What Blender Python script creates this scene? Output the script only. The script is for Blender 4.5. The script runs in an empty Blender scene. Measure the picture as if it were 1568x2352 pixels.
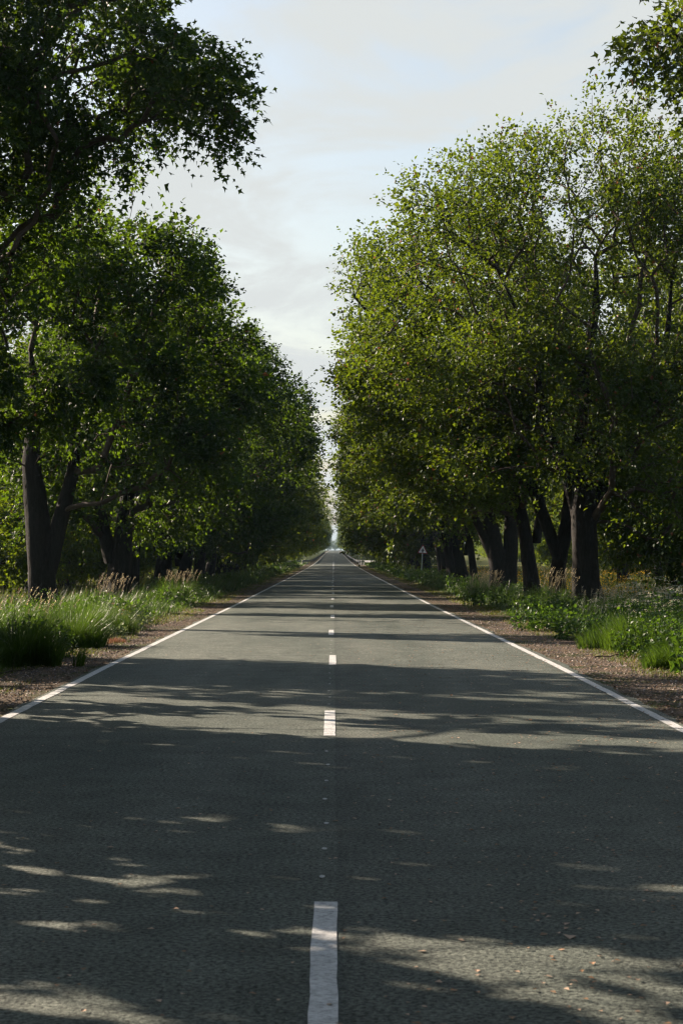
import bpy, math
import numpy as np

C = bpy.context.scene
COL = C.collection
rng = np.random.default_rng(7)
PI = math.pi

# ------------------------------------------------------------------ camera, sky, sun, exposure
F = 4571.0                      # focal length in units of the photo drawn 1568 x 2352
VX, VY = 766.0, 1268.0          # vanishing point of the road in those units
EYE = 1.75
cd = bpy.data.cameras.new('camera')
cam = bpy.data.objects.new('camera', cd); COL.objects.link(cam)
cd.sensor_fit = 'VERTICAL'; cd.sensor_height = 36.0; cd.sensor_width = 24.0
cd.lens = 36.0*F/2352
cam.location = (0, 0, EYE)
cam.rotation_euler = (PI/2 + math.atan((VY-1176)/F), 0, -math.atan((784-VX)/F))
cd.clip_start = 0.1; cd.clip_end = 20000
cd.dof.use_dof = True; cd.dof.focus_distance = 62; cd.dof.aperture_fstop = 10.0
C.camera = cam

SUN_AZ = math.radians(-57)      # from straight ahead, minus = to the left
SUN_EL = math.radians(25)
S = np.array([math.sin(SUN_AZ)*math.cos(SUN_EL), math.cos(SUN_AZ)*math.cos(SUN_EL), math.sin(SUN_EL)])

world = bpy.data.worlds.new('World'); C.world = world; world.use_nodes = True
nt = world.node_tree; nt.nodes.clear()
N = nt.nodes.new
def L(a, b): nt.links.new(a, b)
wout = N('ShaderNodeOutputWorld'); bg = N('ShaderNodeBackground'); sky = N('ShaderNodeTexSky')
sky.sky_type = 'NISHITA'; sky.sun_disc = False
sky.sun_elevation = SUN_EL; sky.sun_rotation = SUN_AZ
sky.air_density = 1.0; sky.dust_density = 2.5; sky.ozone_density = 0.0
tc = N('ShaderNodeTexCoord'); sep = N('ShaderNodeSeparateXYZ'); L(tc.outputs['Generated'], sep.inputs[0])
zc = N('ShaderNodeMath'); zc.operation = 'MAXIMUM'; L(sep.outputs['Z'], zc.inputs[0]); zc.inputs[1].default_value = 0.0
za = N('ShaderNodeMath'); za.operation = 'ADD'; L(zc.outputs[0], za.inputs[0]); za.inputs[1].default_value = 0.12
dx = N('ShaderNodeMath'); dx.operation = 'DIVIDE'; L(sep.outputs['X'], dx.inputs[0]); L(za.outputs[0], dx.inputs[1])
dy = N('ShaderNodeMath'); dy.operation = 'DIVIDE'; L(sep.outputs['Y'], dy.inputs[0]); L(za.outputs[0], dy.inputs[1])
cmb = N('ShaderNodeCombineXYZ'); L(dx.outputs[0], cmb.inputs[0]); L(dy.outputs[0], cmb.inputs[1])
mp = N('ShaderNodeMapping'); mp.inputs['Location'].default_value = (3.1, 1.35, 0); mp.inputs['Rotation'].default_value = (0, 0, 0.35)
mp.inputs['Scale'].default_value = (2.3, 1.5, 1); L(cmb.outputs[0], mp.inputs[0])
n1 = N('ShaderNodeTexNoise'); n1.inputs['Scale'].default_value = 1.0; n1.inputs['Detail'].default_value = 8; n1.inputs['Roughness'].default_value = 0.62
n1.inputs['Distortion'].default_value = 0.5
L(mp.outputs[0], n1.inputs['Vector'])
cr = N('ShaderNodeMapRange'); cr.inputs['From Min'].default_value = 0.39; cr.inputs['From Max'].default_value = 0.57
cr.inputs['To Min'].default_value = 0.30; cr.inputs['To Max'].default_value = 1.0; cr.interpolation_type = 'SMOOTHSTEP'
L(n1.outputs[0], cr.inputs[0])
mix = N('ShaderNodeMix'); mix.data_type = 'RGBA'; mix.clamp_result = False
fade = N('ShaderNodeMapRange'); fade.inputs['From Min'].default_value = .29; fade.inputs['From Max'].default_value = .70  # cloud shaped to clear overhead, out of frame, so skylight fills the shadows less
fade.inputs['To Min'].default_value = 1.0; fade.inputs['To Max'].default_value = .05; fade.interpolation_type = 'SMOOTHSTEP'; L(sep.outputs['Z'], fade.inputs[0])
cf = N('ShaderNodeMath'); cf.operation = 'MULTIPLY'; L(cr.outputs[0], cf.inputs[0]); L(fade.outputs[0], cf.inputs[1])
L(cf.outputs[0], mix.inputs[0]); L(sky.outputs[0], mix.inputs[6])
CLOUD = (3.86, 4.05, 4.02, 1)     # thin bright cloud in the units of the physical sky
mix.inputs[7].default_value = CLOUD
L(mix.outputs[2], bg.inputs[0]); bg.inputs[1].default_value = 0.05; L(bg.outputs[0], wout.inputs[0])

sd = bpy.data.lights.new('sun', 'SUN'); sun = bpy.data.objects.new('sun', sd); COL.objects.link(sun)
sd.energy = 5.0; sd.angle = math.radians(0.53); sd.color = (1.0, 0.82, 0.66)
from mathutils import Vector
sun.rotation_euler = Vector(S.tolist()).to_track_quat('Z', 'Y').to_euler()
sun.location = (-60, 40, 60)

C.view_settings.view_transform = 'Standard'; C.view_settings.look = 'None'
C.view_settings.exposure = 1.93; C.view_settings.gamma = 1.0; C.view_settings.use_curve_mapping = False
C.render.engine = 'CYCLES'
C.cycles.max_bounces = 6; C.cycles.diffuse_bounces = 3; C.cycles.glossy_bounces = 2; C.cycles.transmission_bounces = 3
C.cycles.volume_bounces = 0; C.cycles.use_denoising = True; C.cycles.denoising_prefilter = 'ACCURATE'; C.cycles.filter_width = 1.35; C.cycles.caustics_reflective = False; C.cycles.caustics_refractive = False

# ------------------------------------------------------------------ helpers
PY = np.array([-200, 0, 30, 70, 170, 260, 340, 430, 500, 640, 950, 1500, 2100, 2300, 2600, 4200.])
PZ = np.array([0, 0, 0, -.12, -.30, -.38, -.38, -.22, -.02, .50, 1.42, 2.6, 3.6, 3.6, 3.0, 2.0])
def prof(y): return np.interp(y, PY, PZ)

def mesh(name, V, loops, sizes, mats=(), smooth=False, var=None, midx=None, var_face=None):
    """V (n,3); loops flat index array; sizes = int (all faces alike) or array of face sizes"""
    V = np.asarray(V, np.float32).reshape(-1, 3); loops = np.asarray(loops, np.int32).ravel()
    me = bpy.data.meshes.new(name)
    nf = len(loops)//sizes if isinstance(sizes, int) else len(sizes)
    sz = np.full(nf, sizes, np.int32) if isinstance(sizes, int) else np.asarray(sizes, np.int32)
    me.vertices.add(len(V)); me.vertices.foreach_set('co', V.ravel())
    me.loops.add(len(loops)); me.loops.foreach_set('vertex_index', loops)
    me.polygons.add(nf)
    st = np.zeros(nf, np.int32); st[1:] = np.cumsum(sz)[:-1]
    me.polygons.foreach_set('loop_start', st)
    try: me.polygons.foreach_set('loop_total', sz)
    except Exception: pass
    if midx is not None: me.polygons.foreach_set('material_index', np.asarray(midx, np.int32))
    me.polygons.foreach_set('use_smooth', np.full(nf, bool(smooth)))
    for m in mats: me.materials.append(m)
    if var is not None:
        a = me.attributes.new('var', 'FLOAT', 'POINT'); a.data.foreach_set('value', np.asarray(var, np.float32))
    me.update(calc_edges=True)
    return me

def link(name, me, parent=None, loc=None):
    o = bpy.data.objects.new(name, me); COL.objects.link(o)
    if name in ('branches', 'stems', 'stalks', 'seed_heads', 'blades', 'leaves', 'flower_heads'): o['kind'] = 'stuff'   # too many and too small to pick apart
    if parent is not None: o.parent = parent
    if loc is not None: o.location = loc
    return o
def empty(name, loc, label, cat, group=None, rz=0):
    o = bpy.data.objects.new(name, None); COL.objects.link(o); o.location = loc; o.rotation_euler = (0, 0, rz)
    o.empty_display_size = 0.3
    o['label'] = label; o['category'] = cat
    if group: o['group'] = group
    return o
def tag(o, label=None, cat=None, group=None, kind=None):
    if label: o['label'] = label
    if cat: o['category'] = cat
    if group: o['group'] = group
    if kind: o['kind'] = kind
    return o

def nrm(a): return a/np.maximum(np.linalg.norm(a, axis=-1, keepdims=True), 1e-9)
def rdir(n, r=None):
    r = r or rng
    return nrm(r.normal(size=(n, 3)))

# smooth value noise on the plane, for grass heights and the like
_tab = np.random.default_rng(3).random((64, 64))
def vnoise(x, y):
    x = np.asarray(x, float); y = np.asarray(y, float)
    xi = np.floor(x).astype(int); yi = np.floor(y).astype(int); fx = x-xi; fy = y-yi
    fx = fx*fx*(3-2*fx); fy = fy*fy*(3-2*fy)
    g = lambda a, b: _tab[a % 64, b % 64]
    return (g(xi, yi)*(1-fx)+g(xi+1, yi)*fx)*(1-fy)+(g(xi, yi+1)*(1-fx)+g(xi+1, yi+1)*fx)*fy

# ------------------------------------------------------------------ materials
def newmat(name):
    m = bpy.data.materials.new(name); m.use_nodes = True
    t = m.node_tree; t.nodes.clear()
    return m, t
def pbsdf(t, rough=.8, spec=.3):
    b = t.nodes.new('ShaderNodeBsdfPrincipled'); b.inputs['Roughness'].default_value = rough
    b.inputs['Specular IOR Level'].default_value = spec
    return b
def ramp(t, stops, src):
    r = t.nodes.new('ShaderNodeValToRGB'); e = r.color_ramp.elements
    e[0].position, e[0].color = stops[0][0], (*stops[0][1], 1); e[1].position, e[1].color = stops[-1][0], (*stops[-1][1], 1)
    for p, c in stops[1:-1]:
        k = e.new(p); k.color = (*c, 1)
    t.links.new(src, r.inputs[0]); return r
def noise(t, scale, detail=4, rough=.55, vec=None, dist=0):
    n = t.nodes.new('ShaderNodeTexNoise'); n.inputs['Scale'].default_value = scale; n.inputs['Detail'].default_value = detail
    n.inputs['Roughness'].default_value = rough; n.inputs['Distortion'].default_value = dist
    if vec is not None: t.links.new(vec, n.inputs['Vector'])
    return n
def coords(t, scale=(1, 1, 1)):
    g = t.nodes.new('ShaderNodeNewGeometry'); m = t.nodes.new('ShaderNodeMapping'); m.inputs['Scale'].default_value = scale
    t.links.new(g.outputs['Position'], m.inputs[0]); return m.outputs[0]
def mixc(t, f, a, b, mode='MIX'):
    m = t.nodes.new('ShaderNodeMix'); m.data_type = 'RGBA'; m.blend_type = mode
    for k, v in ((0, f), (6, a), (7, b)):
        if hasattr(v, 'is_linked') or hasattr(v, 'links'): t.links.new(v, m.inputs[k])
        else: m.inputs[k].default_value = v if k == 0 else (*v, 1)
    return m.outputs[2]
def bump(t, src, dist, strength=1.0):
    b = t.nodes.new('ShaderNodeBump'); b.inputs['Distance'].default_value = dist; b.inputs['Strength'].default_value = strength
    t.links.new(src, b.inputs['Height']); return b.outputs[0]
def finish(t, sh):
    o = t.nodes.new('ShaderNodeOutputMaterial'); t.links.new(sh, o.inputs[0])

def leaf_mat(name, top, trans, brown=(.16, .07, .03), brown_amt=.04, rough=.5, spec=.20, tfac=.45):
    m, t = newmat(name)
    a = t.nodes.new('ShaderNodeAttribute'); a.attribute_name = 'var'
    oi = t.nodes.new('ShaderNodeObjectInfo')
    lo = tuple(c*.62 for c in top); hi = tuple(c*1.45 for c in top)
    hi = (hi[0]*1.25, hi[1], hi[2]*.7)
    r = ramp(t, [(0, lo), (.5, top), (1-brown_amt-.01, hi), (1-brown_amt, brown), (1, brown)], a.outputs['Fac'])
    tl = tuple(c*.55 for c in trans)
    r2 = ramp(t, [(0, tl), (.6, trans), (1-brown_amt-.01, (trans[0]*1.5, trans[1]*1.3, trans[2])), (1-brown_amt, brown), (1, brown)], a.outputs['Fac'])
    hs = t.nodes.new('ShaderNodeHueSaturation'); t.links.new(r.outputs[0], hs.inputs['Color'])
    mr = t.nodes.new('ShaderNodeMapRange'); mr.inputs['To Min'].default_value = .8; mr.inputs['To Max'].default_value = 1.25
    t.links.new(oi.outputs['Random'], mr.inputs[0]); t.links.new(mr.outputs[0], hs.inputs['Value'])
    mh = t.nodes.new('ShaderNodeMapRange'); mh.inputs['To Min'].default_value = .485; mh.inputs['To Max'].default_value = .51
    t.links.new(oi.outputs['Random'], mh.inputs[0]); t.links.new(mh.outputs[0], hs.inputs['Hue'])
    b = pbsdf(t, rough, spec); t.links.new(hs.outputs[0], b.inputs['Base Color'])
    tr = t.nodes.new('ShaderNodeBsdfTranslucent'); t.links.new(r2.outputs[0], tr.inputs[0])
    mx = t.nodes.new('ShaderNodeMixShader'); mx.inputs[0].default_value = tfac
    t.links.new(b.outputs[0], mx.inputs[1]); t.links.new(tr.outputs[0], mx.inputs[2]); finish(t, mx.outputs[0])
    return m

M = {}
M['leaf_left'] = leaf_mat('maple_leaf_deep_green', (.007, .029, .012), (.085, .15, .005), brown_amt=.008)
M['leaf_right'] = leaf_mat('leaf_olive_green', (.011, .036, .009), (.118, .172, .007), brown_amt=.035)
M['leaf_far'] = leaf_mat('leaf_far_green', (.010, .032, .010), (.12, .17, .006), brown_amt=.01)
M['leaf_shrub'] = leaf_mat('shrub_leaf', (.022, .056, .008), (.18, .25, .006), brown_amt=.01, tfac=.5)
M['grass'] = leaf_mat('verge_grass_blade', (.015, .041, .008), (.085, .16, .012), brown=(.20, .15, .07), brown_amt=.05, rough=.38, tfac=.35)
M['lawn'] = leaf_mat('short_grass_blade', (.050, .075, .010), (.15, .20, .010), brown=(.20, .14, .07), brown_amt=.12, rough=.5, tfac=.3)
M['weed'] = leaf_mat('weed_leaf', (.016, .048, .010), (.09, .18, .012), brown_amt=.01, rough=.4, tfac=.35)
M['silver'] = leaf_mat('silvery_weed_leaf', (.13, .17, .11), (.14, .20, .06), brown_amt=.01, rough=.5, tfac=.3)

def simple(name, col, rough=.7, spec=.3, metal=0):
    m, t = newmat(name); b = pbsdf(t, rough, spec); b.inputs['Metallic'].default_value = metal
    n = noise(t, 9, 5, .6, coords(t))
    r = ramp(t, [(.3, tuple(c*.78 for c in col)), (.7, tuple(min(1, c*1.15) for c in col))], n.outputs[0])
    t.links.new(r.outputs[0], b.inputs['Base Color']); finish(t, b.outputs[0]); return m
M['seed'] = leaf_mat('pale_grass_seed_head', (.36, .32, .23), (.34, .30, .20), brown=(.2, .15, .09), brown_amt=.1, rough=.6, tfac=.35)
M['flower'] = leaf_mat('yellow_flower', (.62, .42, .02), (.6, .42, .02), brown_amt=.001, rough=.6, tfac=.3)
M['umbel'] = leaf_mat('white_umbel', (.48, .50, .44), (.4, .42, .3), brown_amt=.001, rough=.6, tfac=.3)
M['dead'] = leaf_mat('orange_brown_dead_grass', (.25, .13, .075), (.25, .13, .07), brown_amt=.001, rough=.7, tfac=.25)
M['litter'] = leaf_mat('dry_leaf_litter', (.145, .105, .07), (.12, .09, .06), brown=(.40, .29, .20), brown_amt=.20, rough=.6, tfac=.08)
M['stone'] = leaf_mat('shoulder_stone', (.12, .105, .10), (.12, .10, .10), brown=(.32, .27, .24), brown_amt=.12, rough=.7, tfac=.02)
M['metal'] = simple('galvanised_rail', (.15, .16, .17), .5, .4, .3)
M['white'] = simple('white_post_paint', (.42, .42, .40), .5)
M['black'] = simple('black_post_paint', (.025, .025, .027), .5)
M['red'] = simple('red_sign_border', (.30, .028, .018), .45)
M['signwhite'] = simple('sign_white_face', (.72, .74, .70), .4)
M['signback'] = simple('sign_grey_back', (.30, .31, .32), .5, .4, .5)
M['pole'] = simple('painted_sign_pole', (.30, .40, .40), .45, .4, .2)

def bark(name, col):
    m, t = newmat(name); b = pbsdf(t, .9, .15)
    v = coords(t, (1, 1, .22))
    n = noise(t, 11, 6, .75, v, .9)
    r = ramp(t, [(.28, tuple(c*.35 for c in col)), (.55, col), (.8, tuple(c*1.9 for c in col))], n.outputs[0])
    t.links.new(r.outputs[0], b.inputs['Base Color']); t.links.new(bump(t, n.outputs[0], .05), b.inputs['Normal'])
    finish(t, b.outputs[0]); return m
M['bark'] = bark('rough_dark_bark', (.016, .015, .013))
M['twig'] = simple('branch_bark', (.045, .035, .027), .85, .2)

# asphalt
m, t = newmat('worn_asphalt'); M['asphalt'] = m
b = pbsdf(t, .74, .10)
p1 = coords(t)
n_big = noise(t, .35, 5, .6, coords(t, (1.6, .22, 1)))
n_mid = noise(t, 2.2, 5, .6, p1)
n_fine = noise(t, 36, 4, .85, p1)
v1 = t.nodes.new('ShaderNodeTexVoronoi'); v1.inputs['Scale'].default_value = 72; t.links.new(p1, v1.inputs['Vector'])
base = ramp(t, [(.25, (.050, .064, .055)), (.75, (.138, .148, .128))], n_big.outputs[0]).outputs[0]
base = mixc(t, .5, base, ramp(t, [(.3, (.28, .28, .28)), (.7, (.72, .72, .72))], n_mid.outputs[0]).outputs[0], 'OVERLAY')
spk = ramp(t, [(.38, (.03, .035, .035)), (.5, (.47, .48, .48)), (.60, (.95, .93, .90))], n_fine.outputs[0]).outputs[0]
base = mixc(t, .95, base, spk, 'OVERLAY')
agg = ramp(t, [(.0, (.62, .61, .58)), (.10, (.0, .0, .0))], v1.outputs['Distance'])
vsel = ramp(t, [(.80, (0, 0, 0)), (.84, (1, 1, 1))], t.nodes.new('ShaderNodeSeparateColor').outputs[0])
t.links.new(v1.outputs['Color'], vsel.inputs[0].links[0].from_node.inputs[0])
am = mixc(t, 1.0, agg.outputs[0], vsel.outputs[0], 'MULTIPLY')
base = mixc(t, .35, base, am, 'ADD')
# darker paving seam just right of the centre line
g = t.nodes.new('ShaderNodeNewGeometry'); sx = t.nodes.new('ShaderNodeSeparateXYZ'); t.links.new(g.outputs['Position'], sx.inputs[0])
seam = ramp(t, [(.0, (1, 1, 1)), (.5, (1, 1, 1)), (.502, (.70, .71, .72)), (.524, (.86, .86, .87)), (.60, (.93, .93, .93)), (1, (1, 1, 1))], sx.outputs[0])
mrx = t.nodes.new('ShaderNodeMapRange'); mrx.inputs['From Min'].default_value = -3.5; mrx.inputs['From Max'].default_value = 3.5
t.links.new(sx.outputs[0], mrx.inputs[0]); t.links.new(mrx.outputs[0], seam.inputs[0])
base = mixc(t, .8, base, seam.outputs[0], 'MULTIPLY')
t.links.new(base, b.inputs['Base Color'])
t.links.new(bump(t, n_fine.outputs[0], .016, 1.0), b.inputs['Normal'])
finish(t, b.outputs[0])

# road paint
m, t = newmat('worn_white_road_paint'); M['paint'] = m
b = pbsdf(t, .6, .3); p = coords(t)
n = noise(t, 7, 6, .7, coords(t, (1, 1.6, 1))); n2 = noise(t, 55, 3, .7, coords(t, (.6, 1.5, 1)))
c1 = ramp(t, [(.3, (.33, .34, .34)), (.62, (.56, .57, .56))], n.outputs[0]).outputs[0]
c2 = ramp(t, [(.38, (.22, .22, .22)), (.52, (1, 1, 1))], n2.outputs[0]).outputs[0]
t.links.new(mixc(t, .75, c1, c2, 'MULTIPLY'), b.inputs['Base Color']); t.links.new(bump(t, n2.outputs[0], .006), b.inputs['Normal']); finish(t, b.outputs[0])

# gravel shoulder and earth
def earth(name, a, bcol, green, gthr, sc=14):
    m, t = newmat(name); b = pbsdf(t, .95, .12); p = coords(t)
    n = noise(t, sc, 6, .75, p); v = t.nodes.new('ShaderNodeTexVoronoi'); v.inputs['Scale'].default_value = 26; t.links.new(p, v.inputs['Vector'])
    c = ramp(t, [(.3, a), (.7, bcol)], n.outputs[0]).outputs[0]
    sc_ = t.nodes.new('ShaderNodeSeparateColor'); t.links.new(v.outputs['Color'], sc_.inputs[0])
    vc = ramp(t, [(0, (.25, .25, .25)), (1, (.8, .78, .76))], sc_.outputs[0]).outputs[0]
    c = mixc(t, .6, c, vc, 'OVERLAY')
    n2 = noise(t, .9, 5, .65, p)
    gm = ramp(t, [(gthr, (0, 0, 0)), (gthr+.10, (1, 1, 1))], n2.outputs[0])
    c = mixc(t, gm.outputs[0], c, green)
    t.links.new(c, b.inputs['Base Color']); t.links.new(bump(t, v.outputs['Distance'], .03), b.inputs['Normal'])
    finish(t, b.outputs[0]); return m
M['gravel'] = earth('gravel_and_litter', (.040, .033, .025), (.13, .10, .070), (.035, .045, .012), .50)
M['verge'] = earth('verge_soil', (.035, .032, .018), (.07, .06, .03), (.035, .055, .012), .35)
# meadow
m, t = newmat('meadow_grass_with_yellow'); M['meadow'] = m
b = pbsdf(t, .95, .1); p = coords(t)
n = noise(t, .12, 6, .7, p); n2 = noise(t, 2.5, 5, .8, p)
c = ramp(t, [(.3, (.026, .040, .006)), (.55, (.050, .058, .007)), (.75, (.10, .082, .008))], n.outputs[0]).outputs[0]
c = mixc(t, .7, c, ramp(t, [(.3, (.25, .25, .25)), (.7, (.75, .75, .75))], n2.outputs[0]).outputs[0], 'OVERLAY')
t.links.new(c, b.inputs['Base Color']); finish(t, b.outputs[0])

# ------------------------------------------------------------------ ground, road, markings
YS = np.unique(np.concatenate([np.arange(-60, 120, 4.), np.arange(120, 700, 10.), np.arange(700, 2700, 40.), [2750, 3200, 4200]]))
def strip(name, xs, dz, mat, wob=None, ys=YS, kind='structure', parent=None):
    xs = np.asarray(xs, float); X, Y = np.meshgrid(xs, ys)
    if wob is not None: X = X + wob(X, Y)
    Z = prof(Y) + (dz(X, Y) if callable(dz) else dz)
    nx, ny = len(xs), len(ys)
    i = np.arange(nx*ny).reshape(ny, nx)
    q = np.stack([i[:-1, :-1], i[:-1, 1:], i[1:, 1:], i[1:, :-1]], -1).reshape(-1)
    o = link(name, mesh(name, np.stack([X, Y, Z], -1).reshape(-1, 3), q, 4, [mat], True), parent)
    if kind: o['kind'] = kind
    return o
strip('ground', [-2500, -600, -150, -60, -30, -15, 15, 30, 60, 150, 600, 2500], -.06, M['meadow'])
def vb(X, Y): return -.035 + .05*(vnoise(X*.7, Y*.5)-.3)*((np.abs(X) > 5.2) & (np.abs(X) < 15.5))
strip('verge_left', np.concatenate([np.linspace(-16, -4.6, 14), [-4.2]]), vb, M['verge'], ys=YS)
strip('verge_right', np.concatenate([[4.2], np.linspace(4.6, 16, 14)]), vb, M['verge'], ys=YS)
fy = np.concatenate([np.arange(0, 120, .5), YS[YS >= 120]])
edge_w = lambda s: (lambda X, Y: np.where(np.abs(X) > 4.5, s*(.55*vnoise(Y*.35, X*0+3*s)-.25+.25*vnoise(Y*1.3, X*0+9)), 0))
strip('shoulder_left', [-5.0, -4.55, -4.0, -3.52], lambda X, Y: -.024+.012*(np.abs(X) < 3.6), M['gravel'], edge_w(-1), fy)
strip('shoulder_right', [3.52, 4.0, 4.6, 5.25], lambda X, Y: -.024+.012*(np.abs(X) < 3.6), M['gravel'], edge_w(1), fy)
road = strip('road', [-3.62, -3.5, -1.8, 0, 1.8, 3.5, 3.62], lambda X, Y: 0-.008*(np.abs(X) > 3.55), M['asphalt'],
             lambda X, Y: np.where(np.abs(X) > 3.6, np.sign(X)*(.16*(vnoise(Y*2.2, X)-.75)+.08*(vnoise(Y*.5, X)-.5)), 0), fy)
# edge lines (parts of the road)
def ragged(x0, x1):
    ys = np.concatenate([np.arange(2, 110, .35), YS[YS >= 110]]); ys = ys[ys < 2250]
    def w(X, Y): return (vnoise(Y*3.1, X*7)-.5)*.018*(Y < 110)
    return ys, w
for x0, x1 in ((-3.51, -3.40), (3.37, 3.48)):
    ys, w = ragged(x0, x1)
    strip('edge_line', [x0, x1], .0045, M['paint'], w, ys, None, road)
# centre dashes: 3 m long, every 12 m
ncut = 11
def dash_mesh(seed):
    r = np.random.default_rng(seed); ys = np.linspace(0, 3, ncut)
    V = []
    for k, y in enumerate(ys):
        V += [(-.056+r.normal()*.003, y, 0), (.056+r.normal()*.003, y, 0)]
    q = [[2*k, 2*k+1, 2*k+3, 2*k+2] for k in range(ncut-1)]
    return mesh('centre_dash', V, q, 4, [M['paint']])
dms = [dash_mesh(s) for s in range(4)]
for k in range(19):
    y0 = 6.98+12*k
    o = link('centre_dash', dms[k % 4], road, (-.04+(.012*((k*7) % 5-2) if k else 0), y0, float(prof(y0))+.0045))
    o.rotation_euler = (math.atan((float(prof(y0+3))-float(prof(y0)))/3), 0, 0)
ys = np.arange(233, 420, 4.); strip('centre_line', [-.08, .03], .0045, M['paint'], None, ys, None, road)
for k in range(34):
    y0 = 428+12*k
    o = link('centre_dash', dms[k % 4], road, (-.03, y0, float(prof(y0))+.0045))
    o.rotation_euler = (math.atan((float(prof(y0+3))-float(prof(y0)))/3), 0, 0)
# small paint spots that set out the centre line
def spot_mesh():
    a = np.linspace(0, 2*PI, 9)[:-1]; V = np.stack([.016*np.cos(a)*(1+.2*np.sin(3*a)), .045*np.sin(a), 0*a], -1)
    return mesh('paint_spot', V, np.arange(8), 8, [M['paint']])
sm = spot_mesh()
for k, y0 in enumerate([10.75, 11.76, 12.86, 14.12, 15.25, 16.4, 17.5, 22.9, 24.0, 25.1, 26.4, 27.6, 28.8, 30.0, 34.9, 36.5, 38.2, 40.0]):
    link('paint_spot', sm, road, (-.062+.008*(k % 3), y0, .005+float(prof(y0))))

# ------------------------------------------------------------------ where the sun reaches the ground through gaps of the left row
def lit(u, X):
    """u = position along the road of the band of sun, X across"""
    wv = (vnoise(X*.22+5, u*.15)-.5)*1.2; uu = u+wv*.7
    L_ = np.zeros(u.shape, bool)
    for a, b_ in ((31.2, 41.6), (46.3, 56.3), (74, 81.5), (88.3, 90), (97, 98.2), (108, 109), (120, 122.5), (150, 156), (181, 186)):
        L_ |= (uu > a) & (uu < b_)
    st = vnoise(u*1.9, X*.35+u*.12)
    L_ |= (u > 17.4) & (u < 22.9) & (vnoise(u*2.6, X*.22+u*.1) > .52)
    L_ |= (u > 22.9) & (u < 31.2) & (vnoise(u*2.8, X*.22+u*.1) > .88)
    dk = ((u > 22.9) & (u < 31.2)) | ((u > 41.6) & (u < 46.3)) | ((u > 56.3) & (u < 74)) | ((u > 13.6) & (u < 17.4))
    L_ |= dk & (vnoise(u*3.1+3, X*.16+u*.1) > np.where(u < 18, .90, .80))
    Y = u-.65*X; n_ = vnoise(X*.9+3, Y*1.3+7)-.5
    a_ = Y+.65*np.maximum(X, 0)+.08*np.minimum(X, 0)
    L_ |= (np.abs(u-12.8+n_*.3) < .24) & (X > -.75) & (X < 1.1)
    L_ |= (np.abs(a_-8.95+n_*.25) < .20) & (X > -1.5) & (X < 1.1)
    L_ |= (np.abs(Y-10.35+.3*X+n_*.2) < .14) & (((X > -1.0) & (X < -.4)) | (X < -1.5))
    L_ |= (Y < 8.15-.28*(X+1.5)+n_*.3) & (X < -.15) & (st > .22)
    L_ |= (Y+.5*(X-1) < 8.25+n_*.3) & (X > .05) & (st > .56)
    L_ |= (np.abs(Y+.35*(X-1.1)-8.55+n_*.3) < .22) & (X > .55)
    L_ |= (np.abs(Y-11.5+.4*X) < .06) & (X < -1.3)
    return L_
def in_gap(P):
    tt = (P[:, 2]+.1)/S[2]; X = P[:, 0]-S[0]*tt; Y = P[:, 1]-S[1]*tt
    return lit(Y+.65*X, X) & (X > -6.5) & (X < 7) & (P[:, 0] < -1)

# ------------------------------------------------------------------ tree builder
def seg_tubes(P0, P1, R0, R1, k):
    """frustums along many segments at once"""
    n = len(P0)
    if n == 0: return np.zeros((0, 3)), np.zeros(0, int)
    d = nrm(P1-P0); up = np.where(np.abs(d[:, 2:3]) > .9, [[1., 0, 0]], [[0, 0, 1.]])
    a = nrm(np.cross(d, up)); b_ = np.cross(d, a)
    an = np.arange(k)*2*PI/k
    ring = a[:, None]*np.cos(an)[None, :, None]+b_[:, None]*np.sin(an)[None, :, None]
    V = np.concatenate([P0[:, None]+ring*R0[:, None, None], (P1+d*R1[:, None]*.3)[:, None]+ring*R1[:, None, None]], 1).reshape(-1, 3)
    j = np.arange(k); j2 = (j+1) % k
    f = np.stack([j, j2, j2+k, j+k], -1)[None]+(np.arange(n)*2*k)[:, None, None]
    return V, f.reshape(-1)

def stem_mesh(stems, seed, k=16):
    """trunk: one or more tapering stems with bark ridges and a root flare"""
    r = np.random.default_rng(seed); Vs, Fs = [], []; off = 0
    for st in stems:
        st = np.array(st, float); tt = np.linspace(0, len(st)-1, (len(st)-1)*7+1)
        P = np.stack([np.interp(tt, np.arange(len(st)), st[:, c]) for c in range(4)], -1)
        if len(P) > 5:     # smooth the kinks
            for _ in range(3): P[1:-1] = (P[:-2]+2*P[1:-1]+P[2:])/4
        an = np.arange(k)*2*PI/k; ph = r.random(3)*6
        for i, p in enumerate(P):
            rad = p[3]*(1+.08*np.sin(3*an+ph[0]+i*.12)+.06*np.sin(7*an+ph[1]-i*.2)+r.normal(size=k)*.025)
            fl = math.exp(-max(p[2], 0)*2.2) if st[0, 2] < .5 else 0
            rad = rad*(1+.45*fl*(1+.45*np.sin(5*an+ph[2])))
            Vs.append(np.stack([p[0]+rad*np.cos(an), p[1]+rad*np.sin(an), np.full(k, p[2])], -1))
        m_ = len(P); j = np.arange(k); j2 = (j+1) % k
        for i in range(m_-1):
            Fs.append(np.stack([j, j2, j2+k, j+k], -1).ravel()+off+i*k)
        off += m_*k
    return np.concatenate(Vs), np.concatenate(Fs)

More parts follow.
